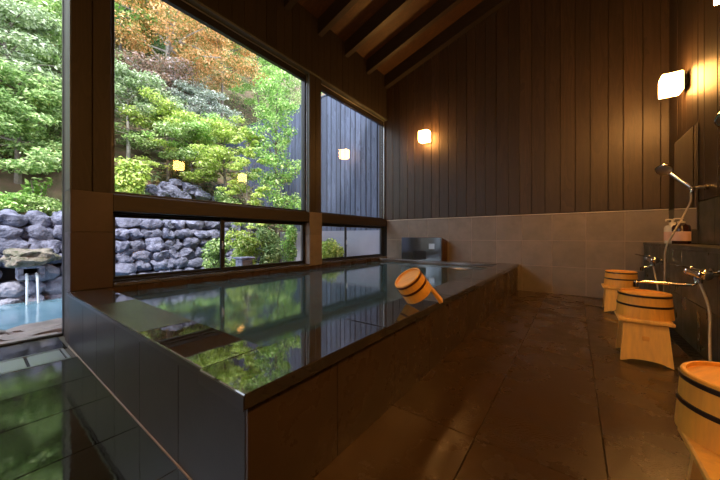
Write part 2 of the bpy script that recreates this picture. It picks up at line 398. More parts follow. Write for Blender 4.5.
def slider(n, y0, y1, ym):
    z0, z1 = .557, 1.324
    bm = B(); frame(bm, y0, y1, z0, z1, .018, -4.14, -4.05)
    w = struct('window_%d' % n, bm, M['alu'])
    for q, (a, b, xx) in enumerate(((y0 + .019, ym + .04, -4.115), (ym - .04, y1 - .019, -4.075))):
        bm = B(); frame(bm, a, b, z0 + .019, z1 - .019, .036, xx - .018, xx + .018); s = struct('sash', bm, M['alu'] , w)
        bm = B(); box(bm, xx - .003, xx + .003, a + .03, b - .03, z0 + .05, z1 - .05); struct('window_glass', bm, M['glass'], s)
    bm = B(); box(bm, -4.056, -4.038, ym - .028, ym - .008, .88, .99, .004); box(bm, -4.04, -4.02, ym - .026, ym - .012, .91, .96, .004)
    struct('sash_latch', bm, M['steel'], w)
slider(3, .914, 3.746, 2.18); slider(4, 4.074, YB - .035, 4.98)
# big sliding door to the outdoor bath (near end)
bm = B(); DXO = -4.44
box(bm, DXO - .03, DXO + .03, .60, .64, .0, 4.038, .003); box(bm, DXO - .03, DXO + .03, YN, .599, 3.96, 4.038, .003)
box(bm, DXO - .03, DXO + .03, YN, .599, -.011, .012, .003); box(bm, DXO - .03, DXO + .03, -1.14, -1.09, .013, 3.959, .003)
d1 = struct('door_1', bm, M['alu'])
bm = B(); box(bm, DXO - .005, DXO + .005, YN, .599, .013, .019); struct('door_track', bm, M['alulight'], d1)
for a, b in ((-1.09, .60), (YN, -1.14)):
    bm = B(); box(bm, DXO - .003, DXO + .003, a, b, .0195, 3.965); struct('door_glass', bm, M['glass'], d1)
bm = B(); box(bm, DXO - .04, XO - .001, .605, .72, -.3, 5.1); box(bm, DXO - .04, XO - .022, YN, .604, 4.09, 5.1)
struct('wall_left_return', bm, M['beam'], ww)

# ================================================================== OUTDOOR GROUND
PW = -.10
def hillz(x, y):
    if x > -8.4: return -.35
    t = -8.4 - x
    h = 1.25 + t * .45 + max(0, t - 1.0) * .55
    h += .35 * noise.noise(Vector((x * .35, y * .35, 3))) * min(1, t) + .12 * noise.noise(Vector((x * 1.3, y * 1.3, 8))) * min(1, t)
    return h
bm = B(); nx, ny = 70, 90; grid = []
for i in range(nx):
    x = -8.42 - (i / (nx - 1)) ** 1.4 * 26
    row = []
    for j in range(ny):
        y = -9 + j * 42 / (ny - 1); row.append(bm.verts.new((x, y, hillz(x - .001, y))))
    grid.append(row)
for i in range(nx - 1):
    for j in range(ny - 1): bm.faces.new((grid[i][j], grid[i + 1][j], grid[i + 1][j + 1], grid[i][j + 1]))
fr_ = [bm.verts.new((-8.42, v.co.y, -.4)) for v in grid[0]]
for j in range(ny - 1): bm.faces.new((grid[0][j], grid[0][j + 1], fr_[j + 1], fr_[j]))
tag(obj('hillside', bm, M['soil'], smooth=True), kind='structure')
bm = B(); box(bm, -8.5, XO - .01, 3.3, 33, -.5, -.02); box(bm, -8.5, -4.2, -9, 3.3, -.6, -.45)
tag(obj('garden_ground', bm, M['soil']), kind='structure')
# door sill outside and pool basin edge
bm = B(); box(bm, -4.60, -4.485, -4, .58, -.4, .005, .004); tag(obj('trim_4', bm, M['border']), kind='structure')

def rock(bm, c, rx, ry, rz, seed, sub=2, amp=.22):
    r = bmesh.ops.create_icosphere(bm, subdivisions=sub, radius=1)
    s = Vector((seed * 3.1, seed * 1.7, seed * .9))
    rot = Matrix.Rotation(random.uniform(-.35, .35), 3, 'X')
    for v in r['verts']:
        p = v.co.copy()
        k = 1 + amp * noise.noise(p * 1.2 + s) * 2.0 + amp * .7 * noise.noise(p * 2.6 + s) + amp * .25 * noise.noise(p * 6 + s)
        # blocky: push towards a rounded box
        q = Vector([math.copysign(abs(t) ** .84, t) for t in p]) * k
        q = rot @ q
        v.co = Vector((q.x * rx, q.y * ry, q.z * rz)) + Vector(c)
# outdoor bath border stones: a row of flat flagstones on the near side
bd = thing('bath_border', 'rough pinkish grey flagstone edge of the outdoor bath outside the glass door', 'stone edging', (-4.9, .5, 0))
y = -2.6; k = 0
bm = B(); box(bm, -5.22 + 4.9, -4.61 + 4.9, -3.2, 3.9, -.45, -.05); obj('border_bed', bm, M['soilwall'], bd)
while y < 4.0:
    w = random.uniform(.45, .8)
    for x0, x1 in ((-5.28, -4.95), (-4.95, -4.62)):
        bm = B(); rock(bm, ((x0 + x1) / 2 + 4.9, y + w / 2 - .5, -.03), (x1 - x0) * .54, w * .54, .055, random.random() * 90, 3, .18)
        obj('flagstone', bm, M['border'], bd, True)
    y += w
bm = B(); box(bm, -7.78, -5.2, -3.2, 4.2, -.44, PW)
tag(obj('outdoor_bath_water', bm, M['pond']), 'milky pale blue water of the outdoor bath below the boulder wall', 'water', kind='stuff')

# boulder wall
rw = thing('boulder_wall', 'blue grey dry stacked boulder retaining wall behind the outdoor bath', 'stone wall', (-8.2, 2, -.3))
bm = B(); hexa(bm, [(-.25, -6.5, -.1), (.12, -6.5, -.1), (.12, 3.6, -.1), (-.25, 3.6, -.1), (-.25, -6.5, 1.72), (-.15, -6.5, 1.72), (-.15, 3.6, 1.72), (-.25, 3.6, 1.72)])
obj('earth_core', bm, M['soilwall'], rw)
specs = []; rows = 7; z = -.25
for r_ in range(rows):
    h = random.uniform(.235, .275); y = -4.2 + random.uniform(0, .2)
    while y < 5.5:
        w = random.uniform(.22, .46)
        specs.append((y, w, z, h)); y += w
    z += h
specs2 = []
stuff = B(); cnt = 0
for i, (y, w, z, h) in enumerate(specs):
    cz = z + h / 2 + random.uniform(-.035, .035); cy = y + w / 2
    x = -8.02 - (cz * .10) + random.uniform(-.03, .03)
    # leave room for the spout and its cap rock
    if .30 < cy < .86 and .30 < cz < .62: continue
    pale = (-.05 < cy < 1.35 and cz < .55)
    vis = (-.4 < cy < 4.7)
    args = ((x + 8.2, cy - 2, cz + .3), .22, w * random.uniform(.56, .62), h * random.uniform(.56, .68), i * 1.37)
    if vis and cnt < 98:
        cnt += 1; bm = B(); rock(bm, *args, sub=3); obj('boulder', bm, M['rockpale'] if pale else M['rock'], rw, True)
    else: rock(stuff, *args, sub=2)
tag(obj('boulders_beyond', stuff, M['rock'], rw, True), kind='stuff')
# cap rock, spout, falling water
bm = B(); rock(bm, (0, 0, 0), .32, .30, .135, 5.5, 4, .3); o = obj('mossy_boulder', bm, M['rockmoss'], None, True); o.location = (-7.72, .62, .70)
tag(o, 'broad mossy brown boulder overhanging the water spout of the outdoor bath', 'boulder')
sp = thing('water_spout', 'grey stone box spout pouring water into the outdoor bath', 'spout', (-7.7, .65, .34))
bm = B(); box(bm, -.3, .12, -.16, .16, -.03, .05, .008); box(bm, -.3, .10, -.16, -.09, .051, .16, .008); box(bm, -.3, .10, .09, .16, .051, .16, .008); box(bm, -.3, .10, -.16, .16, .161, .20, .008)
obj('spout_box', bm, M['rockpale'], sp)
bm = B(); box(bm, -.28, -.2, -.088, .088, .055, .158); obj('spout_opening', bm, M['slot'], sp)
for dy in (-.055, .06):
    bm = B(); P = smooth_path([(-7.72, .65 + dy, .395), (-7.58, .65 + dy, .40), (-7.53, .65 + dy * 1.05, .30), (-7.51, .65 + dy * 1.1, .1), (-7.50, .65 + dy * 1.15, PW - .01)], 5)
    tube(bm, P, [.022 - .008 * i / len(P) for i in range(len(P))], 8)
    tag(obj('water_stream', bm, M['fall'], None, True), ('left' if dy < 0 else 'right') + ' of the two thin streams falling from the stone spout', 'water stream', 'streams falling from the spout')

# second tier of boulders up the bank
UT = [(148, 190, -9.2, .30), (160, 196, -9.1, .26), (171, 192, -9.25, .3), (182, 197, -9.1, .3), (192, 190, -9.4, .36), (203, 196, -9.2, .3), (214, 201, -9.2, .26), (176, 184, -9.6, .28), (166, 187, -9.5, .26), (222, 190, -9.5, .3)]
for i, (u, v, x, r) in enumerate(UT):
    p = at(u, v, x); bm = B(); rock(bm, (0, 0, 0), r * .8, r * random.uniform(.8, 1.1), r * .72, i * 3.3 + 1, 3, .25)
    o = obj('boulder', bm, M['rock'], None, True); o.scale = (.72,) * 3; o.location = (p.x, p.y, max(p.z, hillz(p.x, p.y) + r * .2))
    tag(o, 'blue grey boulder on the planted bank above the retaining wall', 'boulder', 'boulders on the upper bank')

# ================================================================== FENCE
YF = 7.0
fn = thing('board_fence', 'tall blue black fence of vertical charred boards closing the garden', 'fence', (-7.5, YF, 0))
bm = B(); xs = cuts(-13.2, -4.0, .205, jit=.15)
for a, b in zip(xs, xs[1:]):
    box(bm, a + .015 + 7.5, b - .015 + 7.5, random.uniform(0, .014), .03, -.1, 5.68 + random.uniform(-.008, .008), .004)
obj('boards', bm, M['fence'], fn)
bm = B(); box(bm, -5.7, 3.5, .031, .07, -.1, 5.66); obj('backing', bm, M['slot'], fn)
bm = B(); box(bm, -5.72, 3.5, -.01, .09, 5.70, 5.74); obj('fence_cap', bm, M['fence'], fn)
bm = B(); xs2 = cuts(-9.2, -4.0, .155, jit=.1)
box(bm, -9.2, -4.22, YF - .42, YF - .30, -.1, 1.235)
tag(obj('low_garden_wall', bm, M['plaster']), 'low smooth lavender grey rendered wall in front of the tall board fence', 'wall')

# ================================================================== PLANTS
def leafmesh(name, pts, nrm, size, m, parent, ratio=.45, fold=.12, rng=RNG):
    """every leaf a folded rhombus of two triangles' pairs; pts (n,3), nrm (n,3)"""
    n = len(pts); pts = np.asarray(pts, float)
    nrm = nrm / (np.linalg.norm(nrm, axis=1, keepdims=True) + 1e-9)
    rnd = rng.normal(size=(n, 3)); a = np.cross(nrm, rnd); a /= (np.linalg.norm(a, axis=1, keepdims=True) + 1e-9); b = np.cross(nrm, a)
    s = size * rng.uniform(.6, 1.3, size=(n, 1))
    v0 = pts - a * s; v2 = pts + a * s - nrm * s * .25; v1 = pts + b * s * ratio + nrm * s * fold; v3 = pts - b * s * ratio + nrm * s * fold
    V = np.stack([v0, v1, v2, v3], 1).reshape(-1, 3)
    me = bpy.data.meshes.new(name); me.vertices.add(4 * n); me.vertices.foreach_set('co', V.ravel().astype(np.float32))
    base = np.arange(n)[:, None] * 4
    F = np.concatenate([base + [0, 1, 2], base + [0, 2, 3]], 1).ravel().astype(np.int32)
    me.loops.add(6 * n); me.loops.foreach_set('vertex_index', F)
    me.polygons.add(2 * n); me.polygons.foreach_set('loop_start', (np.arange(2 * n) * 3).astype(np.int32)); me.polygons.foreach_set('loop_total', np.full(2 * n, 3, np.int32))
    me.update(calc_edges=True); me.materials.append(m)
    return link(name, me, None, parent)

def blobs_points(blobs, n, flat=.5, shell=.55):
    """blobs: (cx,cy,cz, rx,ry,rz); leaves mostly near each blob's skin"""
    vol = np.array([b[3] * b[4] + b[4] * b[5] + b[3] * b[5] for b in blobs]); pr = vol / vol.sum()
    idx = RNG.choice(len(blobs), n, p=pr); Bq = np.array(blobs)[idx]
    d = RNG.normal(size=(n, 3)); d /= np.linalg.norm(d, axis=1, keepdims=True)
    r = shell + (1 - shell) * RNG.uniform(0, 1, (n, 1)) ** .7; r *= RNG.uniform(.85, 1.12, (n, 1))
    p = Bq[:, :3] + d * r * Bq[:, 3:6]
    nr = d * (1 - flat) + np.array([0, 0, 1]) * flat + RNG.normal(size=(n, 3)) * .35
    return p, nr

def shrub(name, label, cat, base, w, h, m, n=2500, size=.05, group=None, flat=.45, nb=9, ratio=.45, stems=6):
    t = thing(name, label, cat, base, 0, group)
    bl = [(0, 0, h * .5, w * .36, w * .36, h * .42)]
    for i in range(nb):
        a = random.uniform(0, 6.28); r = random.uniform(.35, .75) * w * .5; zz = random.uniform(.3, .85) * h
        q = random.uniform(.16, .28)
        bl.append((math.cos(a) * r, math.sin(a) * r, zz, w * q, w * q, h * q * .8))
    p, nr = blobs_points(bl, n, flat); leafmesh('foliage', p, nr, size, m, t, ratio)
    bm = B()
    for i in range(stems):
        b = bl[i % len(bl)]; tube(bm, smooth_path([(random.uniform(-.05, .05), random.uniform(-.05, .05), -.15), (b[0] * .4, b[1] * .4, b[2] * .5), b[:3]], 3), [.018] * 4 + [.012] * 2 + [.006], 5)
    obj('stem', bm, M['bark'], t, True)
    return t

def tree(name, label, cat, base, top, spread, m, n=5000, size=.07, layered=True, lean=(0, 0), group=None, nbr=14, bark='bark', low=.3, thick=.07, ratio=.45, m2=None, blobr=.22):
    """base Vector; top = crown height above base; spread = crown radius"""
    t = thing(name, label, cat, base, 0, group)
    H = top; bm = B(); cl = []
    trunk = smooth_path([(0, 0, -.3), (lean[0] * .2 + .04, lean[1] * .2, H * .28), (lean[0] * .55 - .06, lean[1] * .55, H * .6), (lean[0], lean[1], H * .93)], 6)
    tube(bm, trunk, [thick * (1 - .8 * i / len(trunk)) for i in range(len(trunk))], 8)
    obj('trunk', bm, M[bark], t, True)
    bm = B()
    for k in range(nbr):
        f = low + (1 - low) * (k + .5) / nbr; q = trunk[min(int(f * len(trunk)), len(trunk) - 1)]
        a = k * 2.4 + random.uniform(-.4, .4)
        R = spread * (1 - .55 * ((f - low) / (1 - low)) ** 1.6) * random.uniform(.65, 1.05)
        e = q + Vector((math.cos(a) * R, math.sin(a) * R, random.uniform(.0, .22) * H * .5))
        mid = q.lerp(e, .5) + Vector((0, 0, .08 * H * random.uniform(.2, 1)))
        pth = smooth_path([q, mid, e], 4)
        tube(bm, pth, [thick * .38 * (1 - .8 * i / len(pth)) for i in range(len(pth))], 5)
        for g in (.45, .72, 1.0):
            c = q.lerp(e, g) + Vector((random.uniform(-.15, .15) * spread, random.uniform(-.15, .15) * spread, random.uniform(-.02, .06) * H))
            rr = spread * random.uniform(.75, 1.25) * blobr
            cl.append((c.x, c.y, c.z, rr, rr, rr * (.32 if layered else .75)))
    cl.append((trunk[-1].x, trunk[-1].y, H * .95, spread * .3, spread * .3, spread * .2))
    obj('branches', bm, M[bark], t, True)
    if m2 is None:
        n = int(n * 1.35); size *= .86
        p, nr = blobs_points(cl, n, .62 if layered else .4, .3); leafmesh('foliage', p, nr, size, m, t, ratio)
    else:
        h = len(cl) // 2; n = int(n * 1.35); size *= .86
        p, nr = blobs_points(cl[:h], n // 2, .6, .3); leafmesh('foliage', p, nr, size, m2, t, ratio)
        p, nr = blobs_points(cl[h:], n // 2, .6, .3); leafmesh('foliage', p, nr, size, m, t, ratio)
    return t

def ground(u, v, x):      # where a plant seen at (u, v) at depth plane x is rooted
    p = at(u, v, x); return Vector((x, p.y, hillz(x, p.y) - .03))
def span(u, v0, v1, x):   # metres between two rows at depth x
    return at(u, v0, x).z - at(u, v1, x).z

# --- clipped azalea hedge on top of the wall: separate low shrubs
for i in range(9):
    y = -.9 + i * .62
    shrub('azalea_shrub', 'low rounded green azalea in the row along the top of the boulder wall', 'shrub', (-8.62 + random.uniform(-.08, .08), y, 1.37), .85, .52, M['l_green'] if i % 2 else M['l_lime'], 1700, .036, 'azaleas along the top of the boulder wall', .5, 8)

def T(u, vtop, x, spread, m, label, name='broadleaf_tree', n=5000, size=.07, **k):
    g = ground(u, 200, x); H = max(at(u, vtop, x).z - g.z, .8)
    return tree(name, label, 'tree', g, H, spread, M[m], n, size, **k)
def Sh(u, vtop, x, w, m, label, name='shrub', n=2500, size=.05, **k):
    g = ground(u, 200, x); h = max(at(u, vtop, x).z - g.z, .45)
    return shrub(name, label, 'shrub', g, w, h, M[m], n, size, **k)

# left opening: layered tree on the bank, shrubs below, path
T(18, 78, -10.0, 1.5, 'l_blue', 'fresh green layered maple low on the bank left of the brown path', 'maple_tree', 8500, .06, low=.15, nbr=20)
T(-25, 60, -10.2, 1.6, 'l_blue', 'fresh green layered maple at the left edge of the bank', 'maple_tree', 6000, .06, low=.15, nbr=18)
T(5, 5, -11.8, 1.9, 'l_grey', 'tall grey green tree with pale highlights painted on its leaves high on the left bank', 'broadleaf_tree', 8500, .065, low=.25, nbr=20)
T(50, 10, -13.2, 1.9, 'l_green', 'mid green tree high on the left bank behind the post', 'broadleaf_tree', 7000, .07, low=.25, nbr=18)
T(-40, -30, -13.5, 2.4, 'l_green', 'tall mid green tree at the far left of the hillside', 'broadleaf_tree', 6500, .075, low=.2, nbr=18)
T(30, -60, -15.5, 2.6, 'l_grey', 'tall grey green tree at the top left of the hillside', 'broadleaf_tree', 7500, .08, low=.2, nbr=18)
Sh(58, 95, -11.2, 1.3, 'l_green', 'rounded green shrub at the bend of the brown path', n=3000, size=.05)
Sh(36, 175, -8.95, .5, 'l_lime', 'small upright pale leaved seedling on bare soil above the azaleas', n=160, size=.075, stems=3)
# window 1, left part
Sh(122, 152, -8.9, 1.0, 'l_yel', 'glossy yellow green shrub just right of the big post', n=3000, size=.06)
Sh(98, 165, -8.9, .9, 'l_yel', 'glossy yellow green shrub hidden half by the big post', n=1800, size=.06)
T(128, 75, -10.9, 1.6, 'l_grey', 'grey green tree with bare twisting lower branches right of the big post', 'broadleaf_tree', 7500, .058, low=.55, nbr=20, thick=.06, bark='barkpale')
T(168, 108, -10.2, 1.6, 'l_yel', 'yellow green layered maple left of centre in the large window', 'maple_tree', 8000, .05, low=.35, nbr=20, m2=M['l_green'])
T(192, 120, -9.7, 1.4, 'l_lime', 'light green layered maple in the middle of the large window', 'maple_tree', 6500, .05, low=.3, nbr=18, m2=M['l_yel'])
T(225, 122, -9.2, 1.25, 'l_yel', 'pale lime maple leaning towards the board fence', 'maple_tree', 6000, .048, low=.3, nbr=18)
T(200, 88, -12.4, 1.5, 'l_white', 'silvery white leaved tree below the orange maple', 'broadleaf_tree', 6500, .055, low=.35, nbr=18)
T(160, 70, -13.4, 2.2, 'l_red', 'russet purple leaved maple with a pale trunk', 'maple_tree', 7500, .065, low=.5, nbr=18, bark='barkpale', thick=.1)
T(168, -10, -14.0, 3.0, 'l_orange', 'large orange autumn maple with a pale trunk', 'maple_tree', 14000, .075, low=.35, nbr=26, bark='barkpale', thick=.14, m2=M['l_orange'])
T(222, 22, -15.0, 2.5, 'l_orange', 'smaller orange autumn maple under the window head', 'maple_tree', 9000, .075, low=.45, nbr=20)
T(120, -40, -15.5, 2.4, 'l_lime', 'bright green tree behind the large orange maple', 'broadleaf_tree', 6500, .08, low=.3, nbr=18)
T(258, 42, -15.5, 2.0, 'l_lime', 'fresh green tree right of the orange maples', 'broadleaf_tree', 6500, .07, low=.4, nbr=18)
T(290, 48, -15.0, 2.2, 'l_green', 'feathery green tree behind the board fence top', 'broadleaf_tree', 6500, .06, low=.2, nbr=20)
T(318, 20, -17.0, 2.6, 'l_green', 'tall green tree beyond the fence at the window post', 'broadleaf_tree', 6000, .08, low=.2, nbr=18)
T(140, 60, -18.5, 2.8, 'l_dark', 'deep green tree at the back of the hillside behind the pale trunks', 'broadleaf_tree', 6000, .09, low=.15, nbr=18)
T(200, 20, -20, 3.2, 'l_green', 'tall green tree on the hillside ridge', 'broadleaf_tree', 6500, .1, low=.15, nbr=18)
T(80, -30, -19, 3.2, 'l_dark', 'deep green tree on the hillside ridge above the big post', 'broadleaf_tree', 6000, .1, low=.15, nbr=18)
T(0, -60, -20, 3.5, 'l_green', 'tall green tree on the ridge at the far left', 'broadleaf_tree', 6500, .1, low=.15, nbr=18)
T(262, 10, -21, 3.2, 'l_green', 'tall green tree on the ridge behind the fresh green tree', 'broadleaf_tree', 6000, .1, low=.15, nbr=18)
Sh(140, 190, -9.0, .8, 'l_grey', 'grey green shrub beside the upper boulders', n=1500, size=.045)
Sh(225, 190, -8.9, .9, 'l_blue', 'blue green shrub at the right end of the upper boulders', n=1800, size=.045)
# garden in front of the fence (flat ground)
def G(u, vtop, x, w, m, label, n=2500, size=.05, kind='shrub', **k):
    p = at(u, vtop, x); b = Vector((x, p.y, -.03)); h = p.z + .03
    if kind == 'shrub': return shrub('shrub', label, 'shrub', b, w, h, M[m], n, size, **k)
    return tree('broadleaf_tree', label, 'tree', b, h, w, M[m], n, size, **k)
G(277, 78, -7.2, .85, 'l_lime', 'slender bright green evergreen tree in front of the board fence', 6500, .052, 'tree', layered=False, low=.22, nbr=26, thick=.045, blobr=.3)
G(248, 128, -7.6, .75, 'l_yel', 'light yellow green young tree beside the bright evergreen', 3500, .048, 'tree', low=.25, nbr=18, thick=.03)
G(213, 236, -7.3, .75, 'l_green', 'green shrub covering the right end of the boulder wall', 2000, .045)
G(246, 226, -6.3, .85, 'l_yel', 'yellow green shrub outside the right pane of the long low window', 2600, .045)
G(270, 224, -6.0, .7, 'l_blue', 'pale green shrub beside the yellow one outside the low window', 2200, .04)
G(289, 222, -6.3, .55, 'l_lime', 'thin fresh green shrub near the second post outside the low window', 1500, .04)
G(331, 236, -5.3, .95, 'l_yel', 'low yellow green shrub outside the far low window', 2300, .05)
# stone block in garden
b = at(244, 257, -5.8); bm = B(); box(bm, -.13, .13, -.13, .13, 0, .78, .02); box(bm, -.17, .17, -.17, .17, .78, .84, .015)
o = obj('stone_post', bm, M['rockpale']); o.location = (b.x, b.y, -.03); o.scale.z = (b.z + .03) / .84
tag(o, 'squat pale grey stone post among the shrubs outside the low window', 'stone post')

# undergrowth scattered over the whole slope
n = 46000
X = -8.5 - RNG.uniform(0, 1, n) ** 1.2 * 17; Y = RNG.uniform(-4, 22, n)
keep = []
for i in range(n):
    q = noise.noise(Vector((X[i] * .55, Y[i] * .55, 1.5))) + .35 * noise.noise(Vector((X[i] * 2.2, Y[i] * 2.2, 4)))
    pathy = abs((Y[i] - 1.0) - (-X[i] - 9) * .35) < .35 and X[i] > -13
    keep.append(q > -.12 and not pathy)
keep = np.array(keep); X = X[keep]; Y = Y[keep]
Z = np.array([hillz(a, b) for a, b in zip(X, Y)]) + RNG.uniform(0, .38, len(X)) ** 1.3
P = np.stack([X, Y, Z], 1); nr = RNG.normal(size=P.shape) * .5 + np.array([.4, 0, 1])
tag(leafmesh('undergrowth', P, nr, .085, leafmat('mixed undergrowth', (.07, .11, .045), (.26, .38, .14), (.5, .4, .2)), None), 'mixed green undergrowth covering the hillside soil', 'undergrowth', kind='stuff')

# ================================================================== BATH TUB
tub = thing('bathtub', 'large sunken rectangular indoor bath clad in dark granite with polished wet rim', 'bathtub', (0, 0, 0))
DX0, DX1, DY0, DY1 = XW + .001, -.89, .55, YB - .025
ZD = .52
bm = B(); js = [DX0 + .02, -3.349, -2.911, -2.451, -1.978, -1.47, -.925]
core = B(); box(core, DX0 + .05, -.93, .592, .85, 0.001, .46); box(core, -1.19, -.93, .851, DY1 - .001, 0.001, .46); obj('core', core, M['groutd'], tub)
for a, b in zip(js, js[1:]):
    bm = B(); box(bm, a + .002, b - .002, .575, .591, .001, ZD - .057, .001); obj('side_panel', bm, M['tubside'], tub)
js = [.575, 1.05, 1.60, 2.137, 2.65, 3.149, 3.80, 4.468, 5.12, 5.8, DY1 - .003]
for a, b in zip(js, js[1:]):
    bm = B(); box(bm, -.929, -.912, a + .002, b - .002, .001, ZD - .057, .001); obj('side_panel', bm, M['tubtile'], tub)
# rim slabs
XI = -1.21; YI = .85
bm = B(); box(bm, XI, DX1, DY0, YI + .6, ZD - .055, ZD, .004); obj('rim_slab', bm, M['deck'], tub)
bm = B(); box(bm, XI, DX1, DY0 - .004, DY0 - .0005, ZD - .055, ZD - .006); obj('rim_edge', bm, M['rimedge'], tub)
bm = B(); box(bm, DX0 + .01, XI - .003, DY0 + .008, DY0 + .0135, ZD - .030, ZD - .006); obj('rim_edge', bm, M['rimedge'], tub)
js = [YI + .603, 2.6, 3.8, 5.0, DY1]
for a, b in zip(js, js[1:]):
    bm = B(); box(bm, XI, DX1, a, b - .003, ZD - .055, ZD, .004); obj('rim_slab', bm, M['deck'], tub)
js = [(DX0, -3.0, 'deck'), (-2.997, -1.95, 'deckrough'), (-1.947, XI - .003, 'deck')]
for a, b, mm in js:
    bm = B(); box(bm, a, b, DY0 + .014, YI, ZD - .03, ZD - .001, .003); obj('rim_slab', bm, M[mm], tub)
bm = B(); box(bm, DX0, XI - .003, DY0 + .020, YI, ZD - .056, ZD - .031); obj('rim_bed', bm, M['tubside'], tub)
# back ledge
YL = 6.08
bm = B(); box(bm, DX0, XI - .003, YL, DY1, ZD - .05, ZD, .004); obj('back_ledge', bm, M['ledge'], tub)
bm = B(); tiles(bm, 'y', YL + .01, [DX0 + .002, -3.31, -2.808, -2.30, -1.80, XI - .004], [.15, ZD - .052], .02, gap=.006, d=-1); obj('back_basin_tiles', bm, M['tilewall'], tub)
# basin inner lining + bottom
bm = B(); box(bm, XI + .002, XI + .016, YI + .02, DY1 - .002, .1, ZD - .057); obj('basin_lining', bm, M['tiledark'], tub)
bm = B(); box(bm, DX0, XI, YI + .001, YL + .02, .02, .1); obj('basin_floor', bm, M['tiledark'], tub)
bm = B(); box(bm, DX0 + .001, XI + .0005, YI + .002, YL + .009, .101, .455)
tag(obj('bath_water', bm, M['bathwater']), 'still teal bath water filling the indoor granite bath', 'water', kind='stuff')

# ---- metal water box on the back ledge
wbx = thing('water_inlet_box', 'dark grey metal box with a black outlet on the back ledge of the bath', 'box', (-2.83, 6.14, ZD))
bm = B(); x0, x1, y0, y1, h = -.49, .49, 0, .34, .52
hexa(bm, [(x0, y0, 0.001), (x1, y0, .001), (x1, y1, .001), (x0, y1, .001), (x0, y0, h), (x1, y0, h), (x1, y1, h - .07), (x0, y1, h - .07)])
bmesh.ops.bevel(bm, geom=list(bm.edges), offset=.004, segments=1, affect='EDGES'); obj('box_body', bm, M['boxm'], wbx)
bm = B(); box(bm, -.18, .13, -.004, .001, .03, .21); obj('outlet_opening', bm, M['slot'], wbx)
bm = B(); hexa(bm, [(x1 + .001, .005, .004), (x1 + .006, .005, .004), (x1 + .006, y1 - .005, .004), (x1 + .001, y1 - .005, .004), (x1 + .001, .005, h - .008), (x1 + .006, .005, h - .008), (x1 + .006, y1 - .005, h - .075), (x1 + .001, y1 - .005, h - .075)])
tag(obj('side_plate', bm, M['boxside'], wbx), 'side plate coloured brown for warm lamp light')
bm = B(); box(bm, .20, .33, -.003, .001, .26, .38); tag(obj('notice_plate', bm, M['steel'], wbx), 'small pale square plate')

# ================================================================== WOODEN BUCKETS / STOOLS
def bucket_parts(parent, R, Hh, hoop, taper=.06):
    """upside-down coopered bucket: z=0 mouth, z=Hh recessed bottom board"""
    t = .014; Rt = R * (1 - taper)
    bm = B(); lathe(bm, [(R - t, .02), (R - t, .001), (R, .001), (R, .004), (Rt, Hh - .004), (Rt - .004, Hh), (Rt - t, Hh), (Rt - t, Hh - .02)], 40)
    st = obj('staves', bm, M['hinoki'], parent, True)
    bm = B(); lathe(bm, [(Rt - t + .001, Hh - .035), (Rt - t + .001, Hh - .014), (0, Hh - .014)], 40); obj('bottom_board', bm, M['hinokitop'], parent, True)
    bm = B(); lathe(bm, [(R - t, .019), (R * .93 - t, Hh - .04), (0, Hh - .04)], 40); obj('inner_wall', bm, M['hinoki'], parent, True)
    for f in (.90, .50):
        rr = R + (Rt - R) * f; z = Hh * f; bm = B()
        lathe(bm, [(rr - .002, z - .009), (rr + .004, z - .008), (rr + .005, z), (rr + .004, z + .008), (rr - .002, z + .009)], 40); obj('hoop', bm, hoop, parent, True)
def make_bucket(label, loc, R=.185, Hh=.21, rz=0):
    t = thing('wooden_bath_bucket', label, 'bucket', loc, rz, 'upturned buckets on stools'); bucket_parts(t, R, Hh, M['darkhoop'], .085); return t
def make_stool(label, loc, rz, W_=.34, D_=.34, Hs=.36):
    t = thing('wooden_bath_stool', label, 'stool', loc, rz, 'wooden bath stools')
    bm = B(); box(bm, -W_ / 2, W_ / 2, -D_ / 2, D_ / 2, Hs - .03, Hs, .006); obj('seat', bm, M['stool'], t)
    for s in (-1, 1):
        # leg panel: trapezoid with a shallow arch, leaning outwards
        bm = B(); n = 12; wt, wbm = W_ * .40, W_ * .47; th = .028
        yt, yb = s * (D_ / 2 - .045), s * (D_ / 2 - .005)
        prof = [(-wt, Hs - .031), (wt, Hs - .031), (wbm, .002)]
        for k in range(1, n): 
            u = k / n; x = wbm * .78 * math.cos(math.pi * u); prof.append((x, .002 + .032 * math.sin(math.pi * u) ** .7))
        prof.append((-wbm, .002))
        fr, bk = [], []
        for x, z in prof:
            yy = yt + (yb - yt) * (1 - z / (Hs - .03))
            fr.append(bm.verts.new((x, yy - th / 2, z))); bk.append(bm.verts.new((x, yy + th / 2, z)))
        bm.faces.new(fr); bm.faces.new(list(reversed(bk)))
        for k in range(len(prof)):
            k2 = (k + 1) % len(prof); bm.faces.new((fr[k2], fr[k], bk[k], bk[k2]))
        bmesh.ops.recalc_face_normals(bm, faces=bm.faces); bmesh.ops.triangulate(bm, faces=[f for f in bm.faces if len(f.verts) > 4])
        obj('leg_panel', bm, M['stool'], t)
    bm = B(); box(bm, -.022, .022, -D_ / 2 + .012, D_ / 2 - .012, Hs * .52, Hs * .52 + .04, .003); obj('stretcher', bm, M['hinokitop'], t)
    return t
make_stool('low pale wooden bath stool furthest away, in the corner by the back wall', (.485, 5.47, 0), 0)
make_bucket('small looking upturned wooden bucket on the furthest stool', (.52, 5.48, .361), rz=.4)
make_stool('low wooden bath stool in the middle of the row, with square peg showing', (.47, 3.49, 0), 0)
make_bucket('upturned wooden bucket with two black hoops on the middle stool', (.485, 3.52, .361))
make_stool('low wooden bath stool nearest the camera, cut off by the right edge', (.475, 1.40, 0), 0, .34, .34)
make_bucket('upturned wooden bucket nearest the camera, on the nearest stool', (.482, 1.55, .361), rz=1.0)

